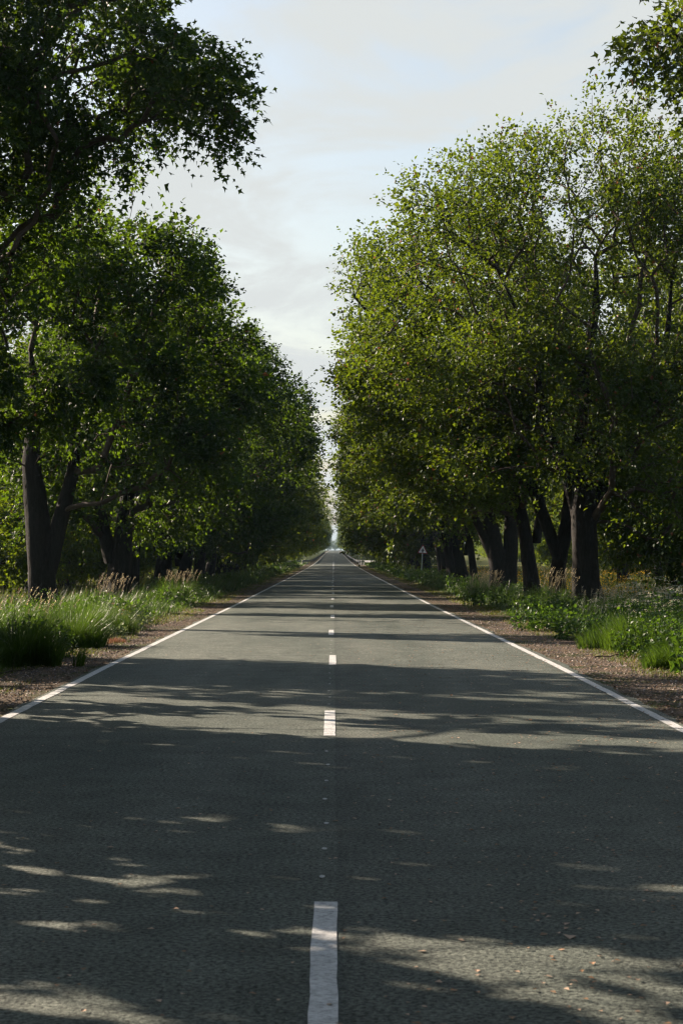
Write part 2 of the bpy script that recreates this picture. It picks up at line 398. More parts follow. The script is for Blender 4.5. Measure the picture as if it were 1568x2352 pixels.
def leaves(P, T, size, shape, r, droop=.35, var=None, flat=.6):
    """leaf blades at P pointing along T"""
    n = len(P)
    T = nrm(T+r.normal(size=(n, 3))*.55+np.array([0, 0, -droop]))
    Nn = r.normal(size=(n, 3))*(1-flat)+np.array([0, 0, flat]); Sd = nrm(np.cross(T, Nn)+1e-6); Nn = np.cross(Sd, T)
    sz = size*np.exp(r.normal(size=n)*.22)
    if shape == 'kite':
        tp = np.array([[0, 0, 0], [.40, .42, .10], [0, 1, -.08], [-.40, .42, .10]]); fc = np.array([[0, 1, 2], [0, 2, 3]])
    else:
        tp = np.array([[0, 0, 0], [.52, .40, .10], [.16, .50, .02], [0, 1.05, -.10], [-.16, .50, .02], [-.52, .40, .10]])
        fc = np.array([[0, 1, 2], [0, 2, 3], [0, 3, 4], [0, 4, 5]])
    V = P[:, None]+sz[:, None, None]*(tp[None, :, 0:1]*Sd[:, None]+tp[None, :, 1:2]*T[:, None]+tp[None, :, 2:3]*Nn[:, None])
    F_ = (fc[None]+(np.arange(n)*len(tp))[:, None, None]).reshape(-1)
    vv = r.random(n) if var is None else var
    return V.reshape(-1, 3), F_, np.repeat(vv, len(tp))

TRI = [0]
def build_tree(name, base, label, cat, seed, stems, blobs, n_att=650, shoots=6, per=11, size=.13, shape='kite', mat='leaf_left',
               gap=True, group=None, start=2.2, shoot_len=.75, tipr=.010, keep=None, droop=.35, lobes=None, bark_m='bark', bf=.35, rtrunk=None):
    """stems and blobs are local to the base; blobs = (cx,cy,cz,rx,ry,rz,weight)"""
    r = np.random.default_rng(seed); base = np.array([base[0], base[1], float(prof(base[1]))-.05])
    # attractors gathered in lobes over the crown volume
    B = np.array(blobs, float); w = B[:, 6]/B[:, 6].sum(); A = []
    nl = lobes or 34
    for i, b_ in enumerate(B):
        k = max(4, int(nl*w[i])); d = rdir(k, r); rad = r.uniform(.45, .86, k)**.8
        c = b_[:3]+d*b_[3:6]*rad[:, None]
        for q in range(k):
            m_ = int(n_att*w[i]/k)+1; s = (.26+.16*r.random())
            dd = rdir(m_, r)*(r.random(m_)**(.42))[:, None]
            A.append(c[q]+dd*b_[3:6]*s*np.array([1, 1, .85]))
        m_ = int(n_att*w[i]*.22); dd = rdir(m_, r)*(r.random(m_)**(.4))[:, None]; A.append(b_[:3]+dd*b_[3:6]*.95)
    A = np.concatenate(A); A = A[A[:, 2] > .8+.3*r.random(len(A))]
    if keep is not None: A = A[keep(A+base, r)]
    r.shuffle(A)
    if gap: A = A[~(in_gap(A+base) & (r.random(len(A)) < .95))]
    # skeleton
    st_pts = []
    par = []; pos = []; pl = []
    for st in stems:
        st = np.array(st, float)
        tt = np.arange(0, len(st)-1+1e-6, .2)
        P = np.stack([np.interp(tt, np.arange(len(st)), st[:, c]) for c in range(3)], -1)
        P = P[P[:, 2] >= min(start, st[-1, 2]-.1)]
        prev = -1; l = 0
        for q, p in enumerate(P):
            if prev >= 0: l += np.linalg.norm(p-pos[prev])
            pos.append(p); par.append(prev); pl.append(l); prev = len(pos)-1
    n_tr = len(pos); cap = n_tr+len(A)*7+10
    PO = np.zeros((cap, 3)); PO[:n_tr] = pos; PA = np.full(cap, -1); PA[:n_tr] = par; PL = np.zeros(cap); PL[:n_tr] = pl
    D = np.linalg.norm(A[:, None]-PO[None, :n_tr], axis=2)+bf*PL[None, :n_tr]
    best = D.argmin(1); cost = D.min(1); alive = np.ones(len(A), bool); nn = n_tr; tips = np.zeros(len(A), int)
    for _ in range(len(A)):
        c = np.where(alive, cost, 1e9); i = int(c.argmin()); alive[i] = False
        p0 = PO[best[i]]; p1 = A[i]; dist = np.linalg.norm(p1-p0); m_ = max(1, min(6, int(round(dist/.55))))
        sag = np.array([0, 0, 1.])*dist*.10+r.normal(size=3)*dist*.05
        pr = best[i]; new = []
        for q in range(1, m_+1):
            s = q/m_; p = p0+(p1-p0)*s+sag*math.sin(PI*s)
            PO[nn] = p; PA[nn] = pr; PL[nn] = PL[pr]+np.linalg.norm(p-PO[pr]); pr = nn; new.append(nn); nn += 1
        tips[i] = pr
        Dn = np.linalg.norm(A[:, None]-PO[None, new], axis=2)+bf*PL[new][None]
        k = Dn.argmin(1); mn = Dn[np.arange(len(A)), k]; up = mn < cost
        best[up] = np.array(new)[k[up]]; cost[up] = mn[up]
    cnt = np.zeros(nn); np.add.at(cnt, tips, 1)
    for i in range(nn-1, n_tr-1, -1): cnt[PA[i]] += cnt[i]
    e = np.arange(n_tr, nn); R = tipr*np.maximum(cnt, 1)**.46
    stem_r = max(s[0][3] for s in stems)
    R = np.minimum(R, stem_r*.62)
    # shoots and leaves
    out = nrm(A-B[:, :3][np.linalg.norm((A[:, None]-B[None, :, :3])/B[None, :, 3:6], axis=2).argmin(1)])
    K = np.repeat(np.arange(len(A)), shoots); sd_ = nrm(out[K]*.75+r.normal(size=(len(K), 3))*.6+np.array([0, 0, .12]))
    ln = shoot_len*r.uniform(.5, 1.3, len(K)); O = A[K]+r.normal(size=(len(K), 3))*.10
    ok = np.ones(len(K), bool)
    if gap:
        Og = O+base; hi_ = (Og[:, 2] > 4.9) & (Og[:, 0] < -6.5) & (Og[:, 1] > 54)
        ok &= ~(in_gap(O+sd_*ln[:, None]*.5+base) & (r.random(len(K)) < np.where(hi_, .55, .985)))
    K, sd_, ln, O = K[ok], sd_[ok], ln[ok], O[ok]
    s = np.linspace(.12, 1, per)
    LP = O[:, None]+sd_[:, None]*(ln[:, None]*s)[..., None]+np.array([0, 0, -1.])*((ln[:, None]*s)**2)[..., None]*droop*.6
    LP = LP.reshape(-1, 3)+r.normal(size=(len(K)*per, 3))*.05
    LT = np.repeat(sd_, per, 0)+nrm(r.normal(size=(len(LP), 3)))*.75
    att_v = r.random(len(A)); var = np.clip(.35*np.repeat(att_v[K], per)+.65*r.random(len(LP)), 0, 1)
    b2 = r.random(len(LP)) < .5*M_brown.get(mat, .01); var[~b2] *= .955; var[b2] = .995
    V, F_, vv = leaves(LP, LT, size, shape, r, droop, var, .68)
    root = empty(name, base.tolist(), label, cat, group)
    V1, F1 = stem_mesh(stems, seed)
    link('trunk', mesh('trunk', V1, F1, 4, [M[bark_m]], True), root)
    TRI[0] += len(F1)//2
    big = R[e] > .03
    Va, Fa = seg_tubes(PO[PA[e[big]]], PO[e[big]], np.minimum(R[e[big]]*1.12, R[PA[e[big]]]+.02), R[e[big]], 6)
    sm_ = ~big
    Vb, Fb = seg_tubes(PO[PA[e[sm_]]], PO[e[sm_]], R[e[sm_]]*1.1, R[e[sm_]], 3)
    link('branches', mesh('branches', np.concatenate([Va, Vb]), np.concatenate([Fa, Fb+len(Va)]), 4, [M['twig']], True), root)
    TRI[0] += (len(Fa)+len(Fb))//2
    o = link('crown', mesh('crown', V, F_, 3, [M[mat]], False, vv), root)
    TRI[0] += len(F_)//3
    return root
M_brown = {'leaf_left': .006, 'leaf_right': .03, 'leaf_far': .01}

def at_px(x, y, Z): return ((x-VX)/F*Z, Z, EYE-(y-VY)/F*Z)

def two_stems(r0, h, lean1, lean2, hf=2.6):
    h *= .72
    return [[(0, 0, -.2, r0), (lean1[0]*.25, lean1[1]*.25, hf, r0*.82), (lean1[0]*.6, lean1[1]*.6, hf+(h-hf)*.5, r0*.5), (lean1[0]*.8, lean1[1]+.2, h, r0*.2)],
            [(lean2[0]*.1, lean2[1]*.1, hf*.75, r0*.6), (lean2[0]*.5, lean2[1]*.5, hf+(h-hf)*.35, r0*.48), (lean2[0], lean2[1], h*.85, r0*.2)]]
def one_stem(r0, h, lean, kink=0):
    return [[(0, 0, -.2, r0), (lean[0]*.15+kink, lean[1]*.2, h*.25, r0*.8), (lean[0]*.35, lean[1]*.6+.15, h*.42, r0*.6), (lean[0]*.7, lean[1], h*.6, r0*.38), (lean[0]*.8, lean[1], h*.75, r0*.18)]]

# the crowns near the camera stay out of the opening above the road
def keep_left(P, r):
    x = VX+P[:, 0]/P[:, 1]*F; y = VY-(P[:, 2]-EYE)/P[:, 1]*F
    lim = np.interp(y, [-400, 0, 60, 110, 200, 380, 392, 420, 560, 640, 730, 780, 840, 870, 1000, 1300], [380, 405, 500, 540, 590, 570, 400, 395, 470, 520, 560, 610, 675, 720, 745, 748])
    return x < lim-34*F/4571*50/P[:, 1]+r.normal(size=len(P))*10
def keep_right(P, r):
    x = VX+P[:, 0]/P[:, 1]*F; y = VY-(P[:, 2]-EYE)/P[:, 1]*F
    lim = np.interp(y, [-400, 0, 200, 235, 262, 300, 430, 545, 575, 640, 720, 800, 850, 1000, 1300], [1560, 1540, 1250, 1160, 990, 930, 905, 880, 760, 790, 765, 780, 762, 770, 772])
    hid = (x > 912) & (x < 1018) & (y > 1195)      # under the crowns the view runs on to the sign
    return (x > lim+34*50/P[:, 1]+r.normal(size=len(P))*11) & ~hid
def out_of_view(P, r):
    x = VX+P[:, 0]/P[:, 1]*F; y = VY-(P[:, 2]-EYE)/P[:, 1]*F
    return ((x < -210) | (x > 1800) | (y < -90)) | (P[:, 1] < .5)

GL = 'maples lining the left side of the road'; GR = 'trees lining the right side of the road'
# left row -- trees beside and just ahead of the camera, whose shade falls on the near road
for i, (x, y, sdd) in enumerate(((-8.2, 11.5, 101), (-8.0, 21.5, 102), (-9.3, 34.0, 103))):
    build_tree('maple_tree', (x, y), ['roadside maple beside the camera, first on the left', 'roadside maple left of the camera, second in its row', 'roadside maple left of the near shadow bands, out of frame'][i],
               'tree', sdd, two_stems(.36, 10, (.8, .5), (-1.2, -.6)), [(0, 0, 7.2, 4.6, 5.4, 4.4, 1), (.6, 0, 3.8, 3.0, 4.6, 2.6, .7)],
               n_att=900, shoots=4, per=8, size=.25, group=GL, keep=out_of_view, start=2, lobes=60)
build_tree('maple_tree', (-10.9, 50.6), 'nearest left maple whose leafy branches overhang the top left corner', 'tree', 11,
           two_stems(.46, 14, (1.2, 0), (-1.5, 1.5)), [(4.9, -2.2, 14.6, 4.6, 4.6, 3.9, 1.3), (1.4, -3, 10.6, 5.0, 4.6, 4.2, 1.1), (3, -2, 18.5, 4.5, 4.5, 4, .35), (3.0, -1.6, 6.4, 2.7, 2.4, 2.6, .55)],
           n_att=1450, shoots=6, per=9, size=.145, shape='lobed', group=GL, keep=keep_left, droop=.6, lobes=44)
build_tree('maple_tree', (-9.0, 62), 'forked dark trunked maple behind the pale seeding grass on the left', 'tree', 12,
           [[(0, 0, -.2, .46), (-.08, 0, 1.2, .41), (-.2, 0, 3.0, .37), (-.42, 0, 4.8, .27), (-.3, .3, 6.6, .17), (-.5, .4, 8.2, .06)],
            [(.1, 0, 1.2, .3), (.45, .1, 2.8, .26), (.85, .2, 4.4, .2), (.95, .5, 6.0, .12), (1.5, .4, 7.4, .05)]],
           [(.8, 0, 9.2, 5.2, 5.2, 5.0, 1.2), (.8, -1.8, 6.2, 4.8, 3.6, 3.4, .9), (-1.2, -2.6, 8.2, 4.4, 3.2, 4.2, .9)], n_att=1500, size=.14, per=9, group=GL, keep=keep_left, lobes=40)
build_tree('maple_tree', (-8.2, 75), 'second maple behind the green clump on the left, with wide dark foot', 'tree', 13,
           two_stems(.46, 11, (.9, 0), (-1.6, .4), 2.0), [(.4, 0, 9.0, 5.2, 5, 4.7, 1.2), (.6, -.8, 5.2, 4.8, 4.6, 3.0, .7)], n_att=950, size=.14, group=GL, keep=keep_left, lobes=40)
build_tree('maple_tree', (-8.8, 86), 'third left maple, half hidden behind the second', 'tree', 14,
           one_stem(.36, 11, (.8, 0), .1), [(.9, 0, 8.4, 5.4, 5, 5.0, 1.2), (.8, -.8, 4.8, 4.4, 4.6, 2.6, .5)], n_att=700, size=.15, group=GL, keep=keep_left)
build_tree('maple_tree', (-8.5, 98), 'fourth left maple with a slanting bare stem at its trunk', 'tree', 15,
           two_stems(.42, 11.5, (1.3, 0), (-1.0, .3)), [(1.2, 0, 8.6, 6.0, 5, 5.0, 1.2), (1.2, -.8, 4.4, 5.0, 4.6, 2.4, .45)], n_att=700, size=.135, group=GL, keep=keep_left)
build_tree('maple_tree', (-8.6, 112), 'fifth left maple, twin trunks behind feathery pale grass', 'tree', 16,
           two_stems(.38, 11.5, (1.6, 0), (-.8, .3), 1.6), [(1.6, 0, 8.8, 6.2, 5, 5.2, 1.2), (1.5, -.8, 4.4, 5.2, 4.6, 2.4, .45)], n_att=700, size=.14, group=GL, keep=keep_left)
build_tree('maple_tree', (-8.5, 125), 'sixth left maple, the one reaching farthest over the road', 'tree', 17,
           one_stem(.36, 12, (1.8, 0)), [(2.0, 0, 8.6, 6.8, 5, 5.2, 1.2), (1.5, -.8, 4.2, 5.4, 4.6, 2.4, .45)], n_att=650, size=.14, group=GL, keep=keep_left)
# right row
build_tree('maple_tree', (10.3, 42.5), 'nearest right tree showing only big lobed leaves in the top right corner', 'tree', 21,
           one_stem(.4, 14, (-1, 0)), [(-.3, -1.5, 13.8, 4.9, 4.2, 3.7, 1.2), (1.5, -1, 17, 4, 4, 3, .5)], n_att=1000, shoots=6, per=9, size=.15, shape='lobed', group=GR,
           keep=keep_right, mat='leaf_right', gap=False, droop=.6)
build_tree('broad_tree', (7.75, 61), 'broad tall tree with the thickest straight trunk on the right verge', 'tree', 22,
           [[(0, 0, -.2, .45), (-.05, 0, 1.6, .39), (-.1, 0, 3.4, .36), (.15, .1, 5.4, .28), (-.1, .3, 7.4, .19), (.35, .2, 9.4, .12), (.3, .1, 11, .05)],
            [(-.15, 0, 2.6, .22), (-.55, .2, 4.2, .20), (-1.3, .5, 6.2, .15), (-1.6, .3, 8.2, .1), (-2.5, .3, 10.2, .04)],
            [(.1, 0, 2.8, .25), (.9, .4, 4.6, .20), (1.6, .8, 6.6, .15), (2.6, .8, 8.4, .1), (2.8, 1, 10.4, .04)]],
           [(-.2, 0, 10.4, 5.8, 5.4, 5.6, 1.5), (3.4, -.4, 5.2, 3.4, 4.2, 3.9, .6), (-1.6, -.6, 6.5, 4.2, 4.2, 2.4, .3)], n_att=1400, shoots=6, per=10, size=.11, mat='leaf_right', group=GR,
           keep=keep_right, gap=False, lobes=60, shoot_len=.9, droop=.15)
build_tree('broad_tree', (7.7, 67.5), 'leaning tree left of the thickest trunk, with a limb arching over the road', 'tree', 23,
           [[(0, 0, -.2, .30), (-.15, 0, 1.2, .26), (.25, 0, 3.0, .22), (.4, .2, 5, .17), (.9, 0, 7, .1), (.8, 0, 8.6, .04)],
            [(-.05, 0, 1.6, .22), (-1.2, 0, 4.8, .20), (-3.0, 0, 7.2, .17), (-5.6, 0, 9.0, .12), (-7.0, 0, 10.6, .05)]],
           [(-3.6, 0, 9.2, 4.6, 4.6, 4.3, 1.2), (-1.5, 0, 6.2, 4.5, 4.2, 2.6, .5)], n_att=900, shoots=6, per=9, size=.12, mat='leaf_right', group=GR, keep=keep_right, gap=False, lobes=46, shoot_len=.9, droop=.15)
build_tree('broad_tree', (7.45, 74), 'slim dark trunked tree in the middle of the right trunk group', 'tree', 24,
           two_stems(.29, 11, (-1.6, 0), (.8, .5), 3.0), [(-2.0, 0, 9.2, 5.2, 4.8, 4.8, 1.2), (-1.5, 0, 5.8, 4.5, 4.2, 2.4, .4)], n_att=700, size=.125, mat='leaf_right', group=GR, keep=keep_right, gap=False, shoot_len=.65, droop=.15)
build_tree('broad_tree', (7.15, 85), 'tree with the widest flaring foot and two merged stems on the right', 'tree', 25,
           [[(0, 0, -.2, .50), (-.1, 0, 1.2, .40), (-.55, 0, 3.6, .28), (-1.9, 0, 7, .22), (-3.0, 0, 10.5, .08)],
            [(.3, 0, .6, .34), (.45, .1, 3.4, .28), (.3, .2, 7, .2), (.6, .3, 11, .08)],
            [(-.2, 0, 1.4, .22), (-1.0, -.2, 3.2, .2), (-2.4, -.4, 5.8, .14), (-4, -.4, 8, .06)]],
           [(-2.2, 0, 8.6, 5.3, 5.0, 4.6, 1.2), (-1.8, 0, 5.8, 5, 4.2, 2.2, .35)], n_att=760, size=.13, mat='leaf_right', group=GR, keep=keep_right, gap=False, shoot_len=.7, droop=.2)
build_tree('broad_tree', (6.95, 97), 'thin trunked tree just left of the widest flaring foot on the right', 'tree', 26,
           one_stem(.2, 10.5, (-1.6, 0), -.1), [(-2.2, 0, 8.2, 5.4, 5.0, 4.4, 1.2), (-2.0, 0, 4.6, 4.6, 4.2, 2.4, .45)], n_att=620, size=.135, mat='leaf_right', group=GR, keep=keep_right, gap=False)
build_tree('broad_tree', (7.0, 106), 'tree with upright stem behind pale grass right of the triangular sign', 'tree', 27,
           two_stems(.34, 11, (-1.8, 0), (.9, .3), 2.4), [(-2.4, 0, 8.2, 5.4, 5.0, 4.6, 1.2), (-2.4, 0, 4.4, 4.8, 4.2, 2.4, .5)], n_att=620, size=.14, mat='leaf_right', group=GR, keep=keep_right, gap=False)
build_tree('broad_tree', (7.3, 118), 'low branched tree just right of the triangular sign', 'tree', 28,
           two_stems(.34, 11, (-1.8, 0), (.9, .3), 1.8), [(-2.4, 0, 8.0, 5.8, 5.2, 4.8, 1.2), (-2.4, 0, 4.2, 5.0, 4.2, 2.6, .5)], n_att=620, size=.145, mat='leaf_right', group=GR, keep=keep_right, gap=False)

# three models for the rest of the avenue; each copied object by object
def copy_tree(root, loc, rz, sc, label, group, name=None):
    c = root.copy(); c.name = name or root.name.split('.')[0]; COL.objects.link(c); c.location = loc; c.rotation_euler = (0, 0, rz); c.scale = sc
    c['label'] = label; c['group'] = group
    for ch in root.children:
        d = ch.copy(); d.name = ch.name.split('.')[0]; COL.objects.link(d); d.parent = c; d.matrix_parent_inverse.identity()
    return c
protos = []
for i, (sdd, hh) in enumerate(((31, 8.6), (32, 8.2), (33, 9.0))):
    y = (137, 149, 161)[i]
    protos.append(build_tree('maple_tree', (-8.6, y), ['maple on the left at the first far sun streak, its foliage reaching low', 'maple on the left next beyond the low reaching one', 'maple on the left well short of the guard rail, tallest there'][i], 'tree', sdd,
                  two_stems(.34, 11, (1.2, .2), (-.8, -.4), 2.0+.3*i), [(.9, 0, hh, 6.6, 5.6, 5.2, 1.2), (1.2, 0, 4.2, 5.6, 5, 2.8, .6)],
                  n_att=430, shoots=6, per=9, size=.21, mat='leaf_far', group=GL, gap=False, shoot_len=.95))
rr = np.random.default_rng(5)
ORD = 'first second third fourth fifth sixth seventh eighth ninth tenth eleventh twelfth thirteenth fourteenth fifteenth sixteenth seventeenth eighteenth'.split()
def row(side, y0, y1, step, xoff, lab, grp, sc0=1.0):
    y = y0; k = 0
    while y < y1:
        p = protos[rr.integers(3)]
        s = sc0*rr.uniform(.92, 1.1)
        x = side*(xoff+rr.normal()*.35)
        rz = rr.normal()*.35 + (0 if side < 0 else PI)
        copy_tree(p, (x, y, float(prof(y))-.05), rz, (s, s, s*rr.uniform(.95, 1.08)), lab if isinstance(lab, str) else lab(k), grp, 'maple_tree' if side < 0 else 'broad_tree')
        y += step*rr.uniform(.85, 1.15); k += 1
FL, FR = 'distant trees along the left of the road', 'distant trees along the right of the road'
row(-1, 173, 322, 10.5, 8.7, lambda k: 'dark tree of the left row, %s between the near maples and the guard rail' % ORD[k], FL)
for i, y in enumerate((131, 144, 157)):
    build_tree('broad_tree', (7.9+.4*i, y), 'dark tree of the right row, %s beyond the low branched one' % ORD[i], 'tree', 61+i, two_stems(.34, 11, (-1.6, 0), (.8, .3), 2.4),
               [(-1.4, 0, 8.8, 6.4, 5.6, 4.9, 1.2), (.5, 0, 4.8, 4.6, 4.6, 2.6, .4)], n_att=330, shoots=6, per=8, size=.22, mat='leaf_right', group=GR, keep=keep_right, gap=False, shoot_len=.9)
row(1, 178, 318, 10.5, 8.6, lambda k: 'leafy tree of the right row, %s beyond the warning sign' % ORD[k], FR)
row(-1, 350, 900, 12.5, 9.3, 'distant tree in the left row beyond the side road', 'trees beyond the side road on the left')
row(1, 350, 900, 12.5, 9.6, 'distant tree in the right row beyond the side road', 'trees beyond the side road on the right')
row(-1, 915, 2150, 30, 11.6, 'hazy far tree of the left row near the vanishing point', 'far hazy trees on the left', 1.15)
row(1, 915, 2300, 30, 12.6, 'hazy far tree of the right row near the vanishing point', 'far hazy trees on the right', 1.15)

# tree belts and field hedges behind the rows
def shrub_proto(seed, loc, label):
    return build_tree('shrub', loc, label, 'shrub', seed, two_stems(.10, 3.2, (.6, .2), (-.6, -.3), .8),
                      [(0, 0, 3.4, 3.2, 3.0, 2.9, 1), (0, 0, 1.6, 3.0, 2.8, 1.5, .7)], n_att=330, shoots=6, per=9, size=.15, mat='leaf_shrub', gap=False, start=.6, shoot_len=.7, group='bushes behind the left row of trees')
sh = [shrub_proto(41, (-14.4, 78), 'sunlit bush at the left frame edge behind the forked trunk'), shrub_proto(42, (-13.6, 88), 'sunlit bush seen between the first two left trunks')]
spots = [(-15.5, 95), (-13.4, 101), (-13.2, 113), (-13.6, 126), (-15.6, 108), (-13.5, 140), (-14, 156), (-14, 172), (-14, 190), (-14, 210), (-14.5, 232), (-15, 255), (-15, 280), (-18, 118), (-18.5, 132), (-19, 150), (-20, 170), (-21, 195), (-22, 222)]
for i, (x, y) in enumerate(spots):
    s = rr.uniform(.95, 1.35)
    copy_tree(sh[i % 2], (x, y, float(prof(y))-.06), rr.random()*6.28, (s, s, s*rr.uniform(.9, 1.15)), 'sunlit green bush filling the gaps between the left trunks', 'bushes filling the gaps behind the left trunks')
FT = 'trees of the far field edge beyond the meadow'
for i in range(40):
    y = 172+i*11+rr.normal()*3; x = 31+.05*(y-180)+rr.normal()*2
    s = rr.uniform(.85, 1.15)
    copy_tree(protos[rr.integers(3)], (x, y, float(prof(y))-.1), rr.random()*6.28, (s*1.1, s*1.1, s), 'dark tree at the far edge of the yellow meadow', FT, 'field_tree')
for i in range(14):
    y = 190+i*26+rr.normal()*4; x = -33-.05*(y-180)+rr.normal()*2
    s = rr.uniform(.85, 1.15)
    copy_tree(protos[rr.integers(3)], (x, y, float(prof(y))-.1), rr.random()*6.28, (s*1.1, s*1.1, s), 'dark tree of the field edge far behind the left row', 'trees of the field edge on the left', 'field_tree')
for i, (x, y) in enumerate(((-17.5, 104), (-15.8, 118), (-19.5, 116), (-17.5, 133), (-22, 136), (-18, 150), (-24, 158), (-18.5, 170), (-25, 182))):
    s = rr.uniform(.95, 1.15)
    copy_tree(protos[i % 3], (x, y, float(prof(y))-.1), rr.random()*6.28, (s, s, s), 'tall dark tree standing behind the left row of maples, %s from the front' % ORD[i], 'second row of trees on the left', 'broad_tree')
for i, (x, y) in enumerate(((13, 2), (13.5, 14), (9, -10), (-9, -4), (9, -22), (-9, -17), (9.5, -34), (-9, -30), (15, 25), (9, -46), (-9, -44))):  # unseen avenue trees, added to block skylight and deepen shade on the near road
    copy_tree(protos[i % 3], (x, y, -.05), rr.random()*6.28, (1.1, 1.1, 1.1), 'tree of the avenue beside or behind the camera, out of frame', 'trees of the avenue out of frame', 'maple_tree' if x < 0 else 'broad_tree')
for i, (x, y) in enumerate(((16.8, 92), (20.5, 112), (19.5, 134), (24.5, 150))):
    s = rr.uniform(.95, 1.05)
    copy_tree(protos[i % 3], (x, y, float(prof(y))-.1), rr.random()*6.28, (s*.95, s*.95, s*1.25), 'tall dark tree out in the meadow behind the right row, %s from the front' % ORD[i], 'trees in the meadow behind the right row', 'broad_tree')
for i, (x, y, sc_) in enumerate(((1.5, 2420, 1.0), (-7, 2470, .9), (9, 2380, 1.1), (17, 2440, 1.2), (-16, 2450, 1.1))):
    copy_tree(protos[i % 3], (x, y, float(prof(y))-.1), i*1.3, (sc_*1.3, sc_, sc_), 'hazy blue tree mass closing the road at the vanishing point', 'hazy trees closing the road', 'field_tree')
for i in range(34):
    y = 190+i*15+rr.normal()*3; x = 29+.05*(y-180)+rr.normal()*2; s = rr.uniform(1.1, 1.6)
    copy_tree(sh[i % 2], (x, y, float(prof(y))-.2), rr.random()*6.28, (s*1.3, s*1.3, s), 'bush along the far edge of the yellow meadow', 'bushes of the far field edge')
# drooping bush at the right
build_tree('drooping_bush', (11.4, 66), 'dark drooping bush hanging to the meadow grass right of the thickest trunk', 'shrub', 51,
           two_stems(.12, 4, (-.6, 0), (.6, 0), 1.0), [(0, 0, 3.6, 2.4, 2.6, 2.7, 1), (-.3, 0, 1.9, 1.4, 2, 1.2, .3)], n_att=300, shoots=6, per=9, size=.11, mat='leaf_right', gap=False, start=.8, droop=.7, shoot_len=.8)

# ------------------------------------------------------------------ grass
def blades(x, y, h, w, lean, r, mat_var=None, z0=None, out=None):
    n = len(x); a = r.random(n)*2*PI; bx, by = np.cos(a), np.sin(a)
    la = r.normal(size=n)*.9+.3 if out is None else out+r.normal(size=n)*.8; lx, ly = np.cos(la), np.sin(la)
    z = prof(y)-.03 if z0 is None else z0
    l = lean*(0.4+r.random(n))*h
    def ring(s, ww): 
        px = x+lx*l*s*s; py = y+ly*l*s*s; pz = z+h*s*(1-.28*s*np.minimum(l/h, 1))
        return np.stack([px-bx*w*ww, py-by*w*ww, pz], -1), np.stack([px+bx*w*ww, py+by*w*ww, pz], -1)
    a0, a1 = ring(0, .5); b0, b1 = ring(.55, .42); c0, _ = ring(1.0, 0)
    V = np.stack([a0, a1, b0, b1, c0], 1).reshape(-1, 3)
    f = np.array([[0, 1, 3], [0, 3, 2], [2, 3, 4]])[None]+(np.arange(n)*5)[:, None, None]
    vv = r.random(n) if mat_var is None else mat_var
    return V, f.reshape(-1), np.repeat(vv, 5)
def blade_obj(name, args, mat, parent=None):
    V, f, v = args; TRI[0] += len(f)//3
    return link(name, mesh(name, V, f, 3, [M[mat]], False, v), parent)

r = np.random.default_rng(77)
def verge_grass(side, n, x0, x1, zmin, zmax):
    Z = np.exp(r.uniform(math.log(zmin), math.log(zmax), n))
    t_ = r.random(n); xi = x0+.30*(vnoise(Z*.22, Z*0+side*7)-.4)+.15*(vnoise(Z*.9, Z*0+2)-.5)
    X = xi+(x1-xi)*t_**1.35
    d = np.clip((X-xi)/1.0, 0, 1)
    h = (.14+.56*d**.8)*(.30+1.05*vnoise(X*1.1+9*side, Z*.55))*r.uniform(.4, 1.15, n)
    w = .0075*np.maximum(1, Z/38)*r.uniform(.5, 1.6, n)
    m_ = r.random(n) < .35+.65*d
    X, Z, h, w = X[m_], Z[m_], h[m_], w[m_]
    v = np.clip(.75*vnoise(X*1.2, Z*.4)+.4*r.random(len(X))-.05, 0, .93); v[r.random(len(X)) < .02] = .98
    return blades(side*X, Z, h, w, .55, r, v)
o = blade_obj('verge_grass', verge_grass(-1, 62000, 4.75, 9.5, 22, 420), 'grass'); tag(o, 'tall green grass along the left verge', 'grass', kind='stuff')
o = blade_obj('verge_grass', verge_grass(1, 62000, 5.15, 9.5, 22, 420), 'grass'); tag(o, 'tall green grass along the right verge', 'grass', kind='stuff')
def weed_cover(side, n):
    Z = np.exp(r.uniform(math.log(24), math.log(300), n)); X = 5.0+(.4 if side > 0 else 0)+3.6*r.random(n)**1.2
    pt = vnoise(X*.9+side*33, Z*.28); k_ = pt > .60; X, Z, pt = X[k_], Z[k_], pt[k_]
    h = (pt-.50)*2.0*np.clip((X-4.7)/.8, .2, 1); zz = prof(Z)+h*(.25+.75*r.random(len(X))**.5)
    P = np.stack([side*X, Z, zz], -1); T_ = nrm(r.normal(size=(len(X), 3))*np.array([1, 1, .4])+np.array([0, -.3, .2]))
    V, f, v = leaves(P, T_, 1, 'kite', r, .3, None, .6)
    c = np.repeat(P, 4, 0); V = c+(V-c)*np.repeat(.052*np.maximum(1, Z/50), 4)[:, None]
    TRI[0] += len(f)//3
    return mesh('verge_weeds', V, f, 3, [M['weed']], False, v*.95)
tag(link('verge_weeds', weed_cover(-1, 30000)), 'low leafy weeds growing through the left verge grass', 'weeds', kind='stuff')
tag(link('verge_weeds', weed_cover(1, 30000)), 'low leafy weeds growing through the right verge grass', 'weeds', kind='stuff')
